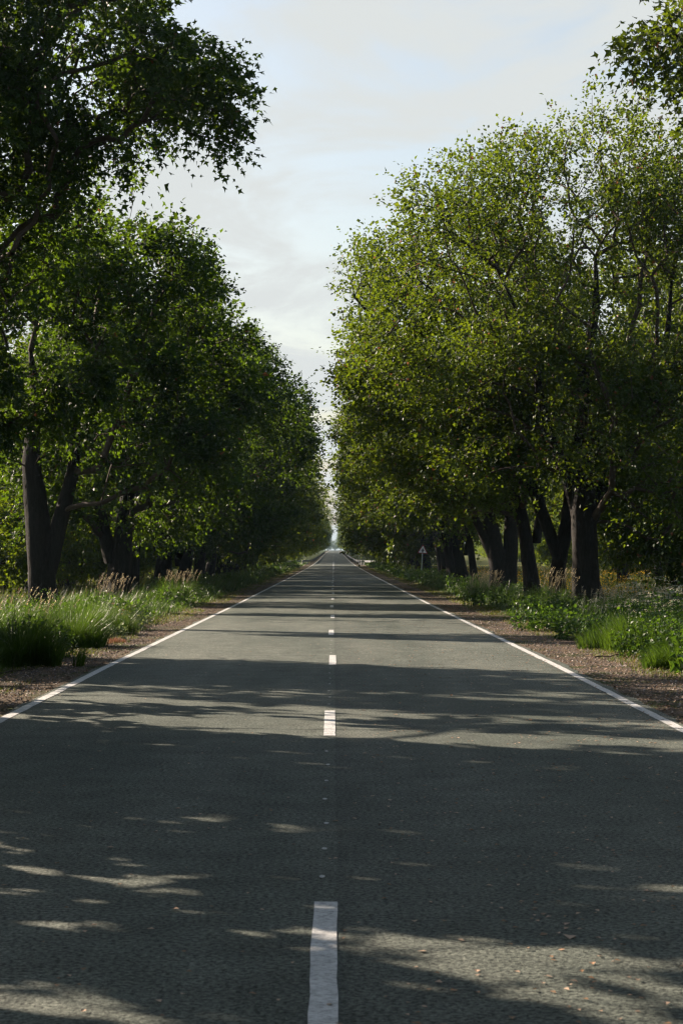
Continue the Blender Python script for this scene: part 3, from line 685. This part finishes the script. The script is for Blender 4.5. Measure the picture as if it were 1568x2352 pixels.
# short yellow-green grass where the gravel ends
def lawn(side, n):
    Z = np.exp(r.uniform(math.log(20), math.log(260), n)); X = 4.05+1.25*r.random(n)**.8+(.35 if side > 0 else 0)
    pt = vnoise(X*2.5+side*20, Z*.45); m_ = pt+.35*(X-4.3) > .44; X, Z = X[m_], Z[m_]; n = len(X)
    return blades(side*X, Z, r.uniform(.02, .085, n), .010*np.maximum(1, Z/40), .5, r, r.random(n))
tag(blade_obj('short_grass', lawn(-1, 30000), 'lawn'), 'short yellow green grass edging the left gravel shoulder', 'grass', kind='stuff')
tag(blade_obj('short_grass', lawn(1, 30000), 'lawn'), 'short yellow green grass edging the right gravel shoulder', 'grass', kind='stuff')
# meadow grass and yellow flowers behind the right trunks
n = 17000; Z = np.exp(r.uniform(math.log(62), math.log(260), n)); X = 9+(2+Z*.11)*r.random(n)
tag(blade_obj('meadow_grass', blades(X, Z, r.uniform(.2, .5, n), .012*Z/60, .5, r, np.clip(r.random(n), 0, .95), prof(Z)-.06), 'lawn'), 'sunlit meadow grass behind the right trunks', 'grass', kind='stuff')
n = 11000; Z = np.exp(r.uniform(math.log(64), math.log(260), n)); X = 9+(2+Z*.11)*r.random(n); k_ = vnoise(X*.3, Z*.08) > .38; X, Z = X[k_], Z[k_]; n = len(X)
P = np.stack([X, Z, prof(Z)+r.uniform(.3, .55, n)], -1)
V, f, v = leaves(P, rdir(n, r), .075, 'kite', r, 0, None, .9); V = V  # flower heads
TRI[0] += len(f)//3
tag(link('meadow_flowers', mesh('meadow_flowers', V, f, 3, [M['flower']], False, v*.9)), 'scattered yellow flowers in the meadow on the right', 'flowers', kind='stuff')
n = 8000; Z = np.exp(r.uniform(math.log(60), math.log(200), n)); X = -(9.5+(1+Z*.10)*r.random(n))
tag(blade_obj('meadow_grass', blades(X, Z, r.uniform(.2, .6, n), .014*Z/60, .5, r, np.clip(r.random(n), 0, .95), prof(Z)-.06), 'lawn'), 'sunlit grass behind the left trunks', 'grass', kind='stuff')

# individual clumps that stand out of the verge
def clump(name, loc, label, n, rad, h, mat='grass', w=.009, seeds=0, seed_h=1.1, sx=1.0, group=None, cat='grass clump', vmax=.9):
    x0, y0 = loc; root = empty(name, (x0, y0, float(prof(y0))-.03), label, cat, group)
    d = rad*np.sqrt(r.random(n))**1.2; a = r.random(n)*2*PI; px = d*np.cos(a)*sx; py = d*np.sin(a)
    m_ = vnoise(px*2.6/max(rad, .5)+x0*3+11, py*2.6/max(rad, .5)+y0*2) > .30+.35*(d/rad)**3; px, py, d, a = px[m_], py[m_], d[m_], a[m_]; n = len(px)
    lump = .85+.7*vnoise(px*3.2+x0*5, py*3.2+y0); hh = h*(1-.62*(d/rad)**2)*lump*r.uniform(.35, 1.15, n)
    V, f, v = blades(px, py, hh, w*r.uniform(.5, 1.4, n), .55, r, np.clip(.05+.55*vnoise(px*4+7, py*4+x0)+.45*r.random(n), 0, vmax), np.zeros(n), a); TRI[0] += len(f)//3
    link('blades', mesh('blades', V, f, 3, [M[mat]], False, v), root)
    if seeds:
        d = rad*.85*np.sqrt(r.random(seeds)); a = r.random(seeds)*2*PI; bx = np.stack([d*np.cos(a)*sx, d*np.sin(a), 0*a], -1)
        hh = seed_h*r.uniform(.72, 1.1, seeds); ln = np.stack([r.normal(size=seeds)*.12+.12, r.normal(size=seeds)*.1, np.ones(seeds)], -1)
        top = bx+nrm(ln)*hh[:, None]
        Vs, Fs = seg_tubes(bx, top, np.full(seeds, .003), np.full(seeds, .002), 3); TRI[0] += len(Fs)//2
        link('stalks', mesh('stalks', Vs, Fs, 4, [M['seed']], False, np.full(len(Vs), .3)), root)
        per = 14; s = np.linspace(-.02, .17, per); bend = np.array([.35, 0, -.25])
        Q = top[:, None]-nrm(ln)[:, None]*(.17-s)[None, :, None]*1.0+bend*(np.maximum(s, 0)**1.5*1.6)[None, :, None]
        Q = Q.reshape(-1, 3)+r.normal(size=(seeds*per, 3))*.004
        T_ = np.repeat(nrm(ln), per, 0)+r.normal(size=(seeds*per, 3))*.25
        V, f, v = leaves(Q, T_, .024, 'kite', r, -.1, r.random(len(Q))*.85, .3); TRI[0] += len(f)//3
        link('seed_heads', mesh('seed_heads', V, f, 3, [M['seed']], False, v), root)
    return root
GC = 'green clumps along the verges'
clump('grass_clump', (-4.95, 31.2), 'large lush grass clump nearest the camera on the left, blades arching over gravel', 7500, 1.05, .74, w=.011, group=GC)
clump('grass_clump', (-5.55, 30.0), 'dark grass clump cut by the left frame edge', 2200, .6, .7, w=.011, group=GC)
clump('seeding_grass', (-5.75, 37.5), 'pale feathery seeding grass at the foot of the forked maple on the left', 2200, .8, .75, seeds=28, seed_h=1.12, group=GC)
clump('grass_clump', (-5.0, 37.8), 'second dark green grass clump on the left, behind the orange dead grass', 7500, 1.0, .70, group=GC, w=.010)
clump('grass_clump', (-5.25, 44.0), 'third yellow green clump on the left, brightly lit', 6500, 1.0, .72, group=GC)
clump('seeding_grass', (-6.3, 55), 'upright seeding grass tuft before the wide footed left maple', 1800, .55, .85, seeds=60, seed_h=1.25, group=GC)
clump('seeding_grass', (-6.1, 78), 'pale seeding grass tuft farther down the left verge', 2400, .9, .85, w=.014, seeds=70, seed_h=1.2, group=GC)
clump('seeding_grass', (6.7, 60.5), 'tall fan of pale seeding grass in front of the flaring right trunks', 2400, .55, .95, seeds=60, seed_h=1.35, group=GC)
clump('seeding_grass', (5.9, 79), 'small pale seeding tuft left of the flaring right trunks', 1800, .7, .8, w=.012, seeds=90, seed_h=1.15, group=GC)
clump('grass_clump', (5.7, 36.5), 'broad dark green grass mound on the right below the white umbels', 7000, 1.25, .60, group=GC, w=.010)
clump('grass_clump', (5.35, 30.3), 'bright grass clump in the right corner of the verge by the broad leaves', 3800, .7, .5, group=GC, w=.010)
clump('seeding_grass', (7.4, 50), 'wide band of pale seeding grass beside the thickest right trunk', 2600, 1.5, .7, seeds=150, seed_h=.98, sx=.9, group=GC)
clump('dead_grass', (-4.72, 38.9), 'orange brown dead grass lying on the left gravel shoulder', 1300, .42, .13, mat='dead', w=.010, sx=1.0, cat='dead grass')
clump('dead_grass', (-4.35, 39.6), 'smaller tuft of orange brown dead grass nearer the white edge line', 600, .25, .12, mat='dead', w=.010, cat='dead grass')

def weed(name, loc, label, n_stem, rad, h, size, mat='weed', per=9, cat='weed', umbels=False, shape='kite', group=None):
    x0, y0 = loc; root = empty(name, (x0, y0, float(prof(y0))-.03), label, cat, group)
    d = rad*np.sqrt(r.random(n_stem)); a = r.random(n_stem)*2*PI; B = np.stack([d*np.cos(a), d*np.sin(a), 0*a], -1)
    dr = nrm(np.stack([np.cos(a)*d/rad*.35+r.normal(size=n_stem)*.1, np.sin(a)*d/rad*.35+r.normal(size=n_stem)*.1, np.ones(n_stem)], -1))
    hh = h*(1-.3*(d/rad)**2)*r.uniform(.6, 1.1, n_stem); T_ = B+dr*hh[:, None]
    Vs, Fs = seg_tubes(B, T_, np.full(n_stem, .005), np.full(n_stem, .003), 3); TRI[0] += len(Fs)//2
    link('stems', mesh('stems', Vs, Fs, 4, [M[mat]], False, np.full(len(Vs), .4)), root)
    s = np.linspace(.15, .97, per); Q = (B[:, None]+dr[:, None]*(hh[:, None]*s)[..., None]).reshape(-1, 3)
    sidev = nrm(r.normal(size=(len(Q), 3))*np.array([1, 1, .25])+np.array([0, 0, .25]))
    V, f, v = leaves(Q+sidev*size*.3, sidev, size, shape, r, .3, None, .65); TRI[0] += len(f)//3
    link('leaves', mesh('leaves', V, f, 3, [M[mat]], False, v*.95), root)
    if umbels:
        k = 16; dd = r.normal(size=(n_stem, k, 2))*.045; Q = T_[:, None]+np.concatenate([dd, (-.2*np.abs(dd).sum(-1, keepdims=True))], -1)
        Q = Q.reshape(-1, 3); V, f, v = leaves(Q, rdir(len(Q), r)*np.array([1, 1, .1]), .03, 'kite', r, 0, None, .95); TRI[0] += len(f)//3
        link('flower_heads', mesh('flower_heads', V, f, 3, [M['umbel']], False, v*.9), root)
    return root
GW = 'leafy weeds along the verges'
weed('leafy_weed', (-4.7, 46.2), 'silvery leaved weed at the right end of the yellow green clump on the left', 60, .55, .62, .075, 'silver', group=GW)
weed('leafy_weed', (-4.45, 40.5), 'small silvery weed at the gravel edge above the dead grass', 22, .25, .5, .07, 'silver', group=GW)
weed('leafy_weed', (-5.05, 33.4), 'bushy green weed between the two nearest grass clumps on the left', 150, .7, .72, .06, group=GW)
weed('leafy_weed', (-5.5, 41), 'bushy green weed behind the second dark grass clump on the left', 110, .7, .7, .06, group=GW)
weed('leafy_weed', (5.7, 38.6), 'bushy green weed behind the broad grass mound on the right', 150, .9, .8, .06, group=GW)
weed('leafy_weed', (5.5, 33.4), 'bushy green weed between grass mound and right frame edge', 130, .8, .66, .06, group=GW)
weed('leafy_weed', (-5.6, 52), 'dark leafy weed patch on the left before the seeding tuft', 90, .8, .75, .085, group=GW)
weed('leafy_weed', (4.95, 46), 'bright leafy weed in front of the leaning right tree', 90, .75, .72, .085, group=GW)
weed('leafy_weed', (5.2, 41), 'low bright weeds between gravel and the dark right grass mound', 80, .7, .5, .075, group=GW)
weed('leafy_weed', (5.9, 54), 'tall dark weed at the foot of the leaning right tree', 70, .6, .85, .08, group=GW)
weed('leafy_weed', (5.4, 70), 'weed patch at the foot of the flaring right trunk', 70, .9, .7, .09, group=GW)
weed('cow_parsley', (7.3, 47.5), 'white umbel flowers standing above the pale grass on the right', 90, 1.0, 1.05, .07, umbels=True, cat='wild flowers', group='white flowering umbels on the right verge')
weed('cow_parsley', (7.35, 43), 'white umbel flowers nearer the right frame edge', 80, .9, 1.0, .07, umbels=True, cat='wild flowers', group='white flowering umbels on the right verge')
weed('cow_parsley', (8.6, 52), 'tallest white umbel flowers below the drooping bush', 80, 1.0, 1.25, .08, umbels=True, cat='wild flowers', group='white flowering umbels on the right verge')
weed('broadleaf_weed', (5.12, 28.6), 'broad leaved weed at the right frame edge on the gravel', 12, .32, .34, .15, 'weed', per=3, shape='lobed', group=GW)
weed('broadleaf_weed', (5.35, 30.6), 'taller broad leaved weed at the right frame edge behind the first', 16, .38, .55, .15, 'weed', per=3, shape='lobed', group=GW)
weed('yellow_weed', (-5.2, 48.5), 'small yellow flowering weed beside the silvery one on the left', 30, .35, .6, .06, 'lawn', group=GW)

# small dead branches leaning at the trunks
def stick(name, p0, p1, rad, label):
    p0 = np.array(p0, float); p1 = np.array(p1, float); m_ = 5; s = np.linspace(0, 1, m_+1)[:, None]
    P = p0+(p1-p0)*s+r.normal(size=(m_+1, 3))*.03*np.linalg.norm(p1-p0)*.5*np.sin(PI*s)
    V, f = seg_tubes(P[:-1]-p0, P[1:]-p0, np.linspace(rad, rad*.5, m_), np.linspace(rad*.9, rad*.4, m_), 5)
    o = link(name, mesh(name, V, f, 4, [M['twig']], True), None, p0.tolist()); tag(o, label, 'stick')
stick('fallen_stick', (-4.85, 28.5, .03), (-4.35, 28.9, .05), .012, 'thin dark stick on the left gravel by the big clump')
stick('fallen_stick', (4.35, 33.2, 0), (5.0, 33.4, .03), .012, 'thin dark stick on the right gravel shoulder')
stick('dry_stalk', (-4.72, 29.3, -.02), (-4.64, 29.2, .30), .006, 'pale dry stalk leaning at the front of the big left clump')

# ------------------------------------------------------------------ litter, stones and fallen leaves
def flakes(name, x, y, z, size, mat, label, var=None, tilt=.25):
    n = len(x); a = r.random(n)*2*PI
    T_ = np.stack([np.cos(a), np.sin(a), r.normal(size=n)*tilt], -1)
    V, f, v = leaves(np.stack([x, y, z], -1), T_*4, size, 'kite', r, 0, var, .93); TRI[0] += len(f)//3
    V[:, 2] = np.maximum(V[:, 2], prof(V[:, 1])+.0035 if mat == 'litter' and 'road' in label else prof(V[:, 1])-.018)
    o = link(name, mesh(name, V, f, 3, [M[mat]], False, v)); return tag(o, label, 'litter', kind='stuff')
def shoulder_pts(side, n, x0, x1, zmax=160):
    Z = np.exp(r.uniform(math.log(17), math.log(zmax), n)); X = r.uniform(x0, x1, n)
    return side*X, Z
for side, nm in ((-1, 'left'), (1, 'right')):
    n = 15000; x, y = shoulder_pts(side, n, 3.6, 5.0+.25*(side > 0)); 
    flakes('leaf_litter', x, y, prof(y)-.012+r.random(n)*.02, .034, 'litter', 'dry leaf litter and chips on the %s gravel shoulder' % nm, r.random(n)**(1.35 if side < 0 else 1.0))
    n = 6000; x, y = shoulder_pts(side, n, 3.55, 4.7)
    # small stones
    P = np.stack([x, y, prof(y)-.02], -1); sz = r.uniform(.008, .026, n)
    tp = np.array([[1, 0, 0], [0, 1, 0], [-1, -.2, 0], [0, -1, 0], [.1, .1, .8]]); fc = np.array([[0, 1, 4], [1, 2, 4], [2, 3, 4], [3, 0, 4]])
    a = r.random(n)*6.28; ca, sa = np.cos(a), np.sin(a)
    Q = tp[None]*sz[:, None, None]*(1+.35*r.normal(size=(n, 5, 1))*.5); Qx = Q[..., 0]*ca[:, None]-Q[..., 1]*sa[:, None]; Qy = Q[..., 0]*sa[:, None]+Q[..., 1]*ca[:, None]
    V = np.stack([Qx, Qy, Q[..., 2]], -1)+P[:, None]; f = (fc[None]+(np.arange(n)*5)[:, None, None]).reshape(-1); TRI[0] += len(f)//3
    o = link('shoulder_gravel', mesh('shoulder_gravel', V.reshape(-1, 3), f, 3, [M['stone']], False, np.repeat(r.random(n), 5))); tag(o, 'small stones of the %s gravel shoulder' % nm, 'gravel', kind='stuff')
n = 3200; y = np.exp(r.uniform(math.log(7), math.log(75), n)); x = np.where(r.random(n) < .75, 3.4-2.6*r.random(n)**1.7*1.2, r.uniform(-3.4, 3.4, n))
flakes('fallen_leaves', x, y, prof(y)+.007, .030, 'litter', 'small dry leaves and seeds scattered on the road', .55+.45*r.random(n), .1)

# ------------------------------------------------------------------ guard rails, posts, signs
def box(V, Fq, c, s, rz=0):
    k = len(V); cx, cy, cz = c; hx, hy, hz = s[0]/2, s[1]/2, s[2]/2; ca, sa = math.cos(rz), math.sin(rz)
    for dz in (-hz, hz):
        for dx_, dy_ in ((-hx, -hy), (hx, -hy), (hx, hy), (-hx, hy)):
            V.append((cx+dx_*ca-dy_*sa, cy+dx_*sa+dy_*ca, cz+dz))
    for q in ((0, 3, 2, 1), (4, 5, 6, 7), (0, 1, 5, 4), (1, 2, 6, 5), (2, 3, 7, 6), (3, 0, 4, 7)): Fq += [k+i for i in q]
def rail(label, path, parent_label_group, gap_post=4.0):
    path = np.array(path, float)
    seg = np.linalg.norm(np.diff(path, axis=0), axis=1); s = np.concatenate([[0], np.cumsum(seg)]); L_ = s[-1]
    root = empty('guard_rail', (path[0, 0], path[0, 1], float(prof(path[0, 1]))), label, 'guard rail', parent_label_group)
    o0 = np.array(root.location)
    q = np.arange(0, L_+.01, 4.0); q = np.unique(np.append(q, L_)); X = np.interp(q, s, path[:, 0]); Y = np.interp(q, s, path[:, 1]); Z = prof(Y)
    tx = np.gradient(X); ty = np.gradient(Y); nl = np.hypot(tx, ty); nx, ny = -ty/nl, tx/nl
    pr = [(0, .43), (.07, .47), (.07, .52), (.0, .58), (.07, .64), (.07, .70), (0, .745), (-.012, .745), (-.012, .43)]
    k = len(pr); V = []
    for i in range(len(q)):
        for (d, h) in pr: V.append((X[i]+nx[i]*d-o0[0], Y[i]+ny[i]*d-o0[1], Z[i]+h-o0[2]))
    Fq = []
    for i in range(len(q)-1):
        for j in range(k): Fq += [i*k+j, i*k+(j+1) % k, (i+1)*k+(j+1) % k, (i+1)*k+j]
    Fs = [4]*(len(Fq)//4)
    link('rail_beam', mesh('rail_beam', V, Fq, 4, [M['metal']]), root)
    pv, pf = [], []; box(pv, pf, (0, 0, .32), (.11, .11, .80))
    pm = mesh('rail_post', pv, pf, 4, [M['metal']])
    for qq in np.arange(0, L_, gap_post):
        x = np.interp(qq, s, path[:, 0]); y = np.interp(qq, s, path[:, 1])
        link('rail_post', pm, root, (x-o0[0], y-o0[1], float(prof(y))-o0[2]))
GG = 'steel guard rails at the side road'
rail('grey steel guard rail running left from the left striped post into the trees', [(-15.0, 316), (-10.5, 322), (-5.5, 333)], GG)
rail('grey steel guard rail hugging the left road edge up the far slope', [(-5.2, 334), (-4.6, 344), (-4.1, 356), (-4.0, 380), (-4.0, 900)], GG, 12)
rail('grey steel guard rail running right from the striped posts to the trees', [(9.8, 300), (7, 318), (5.0, 331)], GG)
rail('grey steel guard rail hugging the right road edge up the far slope', [(4.7, 334), (4.3, 344), (4.0, 356), (4.0, 380), (4.0, 900)], GG, 12)

def striped_post(x, y, label, group):
    root = empty('striped_post', (x, y, float(prof(y))-.02), label, 'marker post', group)
    def ring_box(z0, z1, mat, nm, w=.15):
        a = np.arange(8)*PI/4+PI/8; V = []; z = [z0, z1]
        for zz in z: V += [(w/1.7*math.cos(t_), w/1.7*math.sin(t_), zz) for t_ in a]
        Fq, szs = [], []
        for j in range(8): Fq += [j, (j+1) % 8, 8+(j+1) % 8, 8+j]; szs.append(4)
        Fq += list(range(8, 16)); szs.append(8)
        link(nm, mesh(nm, V, Fq, szs, [M[mat]]), root)
    ring_box(-.1, .50, 'white', 'post_base', .20); ring_box(.503, .66, 'black', 'black_band', .205); ring_box(.663, .84, 'white', 'post_cap', .20)
GP = 'black and white marker posts by the road'
striped_post(-5.15, 329, 'black banded white post in front of the left guard rail corner', GP)
striped_post(4.35, 331, 'black banded white post at the right guard rail corner, nearer the road', GP)
striped_post(4.62, 329.5, 'black banded white post in the middle of the three on the right', GP)
striped_post(4.98, 327, 'black banded white post nearest the bushes of the three on the right', GP)
for x, y, l in ((-3.9, 1040, 'tiny far white post left of the crest'), (3.9, 1040, 'tiny far white post right of the crest'), (5.0, 1030, 'tiny far white post right of the crest, the outer one'), (-4.3, 1020, 'tiny far white post left of the crest, the outer one')):
    striped_post(x, y, l, 'far white posts at the crest')

def tri_sign(x, y, zbot, size, yaw, tilt, label, symbol=True, pole_h=None, far=False):
    zg = float(prof(y)); root = empty('warning_sign', (x, y, zg-.05), label, 'road sign', None, yaw)
    root.rotation_euler = (0, tilt, yaw)
    h = size*math.sqrt(3)/2
    def tri(s, yy, z0, rc=.06):
        # rounded triangle outline
        pts = []; hh = s*math.sqrt(3)/2; cc = [(-s/2, 0), (s/2, 0), (0, hh)]
        for i, (cx, cz) in enumerate(cc):
            gx, gz = 0, hh/3; vx, vz = cx-gx, cz-gz; l = math.hypot(vx, vz); ox, oz = gx+vx*(1-2*rc/l*s), gz+vz*(1-2*rc/l*s)
            a0 = math.atan2(vz, vx)
            for da in (-.9, -.3, .3, .9): pts.append((ox+rc*s*math.cos(a0+da), yy, z0+oz+rc*s*math.sin(a0+da)))
        return pts
    def slab(nm, pts, d, mat):
        k = len(pts); V = list(pts)+[(p[0], p[1]+d, p[2]) for p in pts]; Fq = list(range(k))+list(range(2*k-1, k-1, -1)); szs = [k, k]
        for j in range(k): Fq += [j, k+j, k+(j+1) % k, (j+1) % k]; szs.append(4)
        return link(nm, mesh(nm, V, Fq, szs, [M[mat]]), root)
    slab('sign_plate', tri(size, -.02, zbot), .02, 'signback')
    slab('red_border', tri(size*.985, -.026, zbot+size*.004), .005, 'red')
    slab('white_panel', tri(size*.76, -.032, zbot+h*.075, .045), .005, 'signwhite')
    if symbol:
        s = size; cz = zbot+h*.10
        def rect(x0, x1, z0, z1, yy): return [(x0, yy, z0), (x1, yy, z0), (x1, yy, z1), (x0, yy, z1)]
        pts = [(-.055*s, -.038, cz), (.055*s, -.038, cz), (.055*s, -.038, cz+.18*s), (.15*s, -.038, cz+.18*s), (.15*s, -.038, cz+.235*s), (.055*s, -.038, cz+.235*s), (.055*s, -.038, cz+.33*s), (.03*s, -.038, cz+.375*s),
               (0, -.038, cz+.39*s), (-.03*s, -.038, cz+.375*s), (-.055*s, -.038, cz+.33*s), (-.055*s, -.038, cz+.235*s), (-.15*s, -.038, cz+.235*s), (-.15*s, -.038, cz+.18*s), (-.055*s, -.038, cz+.18*s)]
        slab('crossroads_symbol', pts, .005, 'black')
    a = np.arange(8)*PI/4; rp = .035; top = zbot+h*.55
    V = [(rp*math.cos(t_), .035+rp*math.sin(t_), z) for z in (0, top) for t_ in a]; Fq = []
    for j in range(8): Fq += [j, (j+1) % 8, 8+(j+1) % 8, 8+j]
    link('pole', mesh('pole', V, Fq, 4, [M['pole']], True), root)
    for z in (zbot+h*.12, zbot+h*.42):
        pv, pf = [], []; box(pv, pf, (0, .037, z), (.09, .09, .03)); link('bracket', mesh('bracket', pv, pf, 4, [M['signback']]), root)
tri_sign(7.35, 168, 1.98, .92, -.10, math.radians(4.0), 'red bordered triangular crossroads warning sign on a thin leaning pole, right verge')
tri_sign(-4.6, 780, 3.1, 1.0, 1.15, 0, 'tiny far triangular sign turned half sideways on the left')

# ------------------------------------------------------------------ air
V = []; Fq = []
x0, x1, y0, y1, z0, z1 = -2600, 2600, -80, 4300, -1.6, 24
V = [(x, y, z) for z in (z0, z1) for x, y in ((x0, y0), (x1, y0), (x1, y1), (x0, y1))]
for q in ((0, 3, 2, 1), (4, 5, 6, 7), (0, 1, 5, 4), (1, 2, 6, 5), (2, 3, 7, 6), (3, 0, 4, 7)): Fq += list(q)
m, t = newmat('thin_haze'); pv_ = t.nodes.new('ShaderNodeVolumePrincipled'); pv_.inputs['Color'].default_value = (.52, .76, .98, 1)
pv_.inputs['Density'].default_value = .00010; pv_.inputs['Anisotropy'].default_value = 0
oo = t.nodes.new('ShaderNodeOutputMaterial'); t.links.new(pv_.outputs[0], oo.inputs['Volume'])
hz = link('haze', mesh('haze', V, Fq, 4, [m])); tag(hz, 'thin pale blue haze over the road and fields', 'haze', kind='stuff')
m.cycles.homogeneous_volume = True if hasattr(m.cycles, 'homogeneous_volume') else None
print('TRIANGLES', TRI[0])
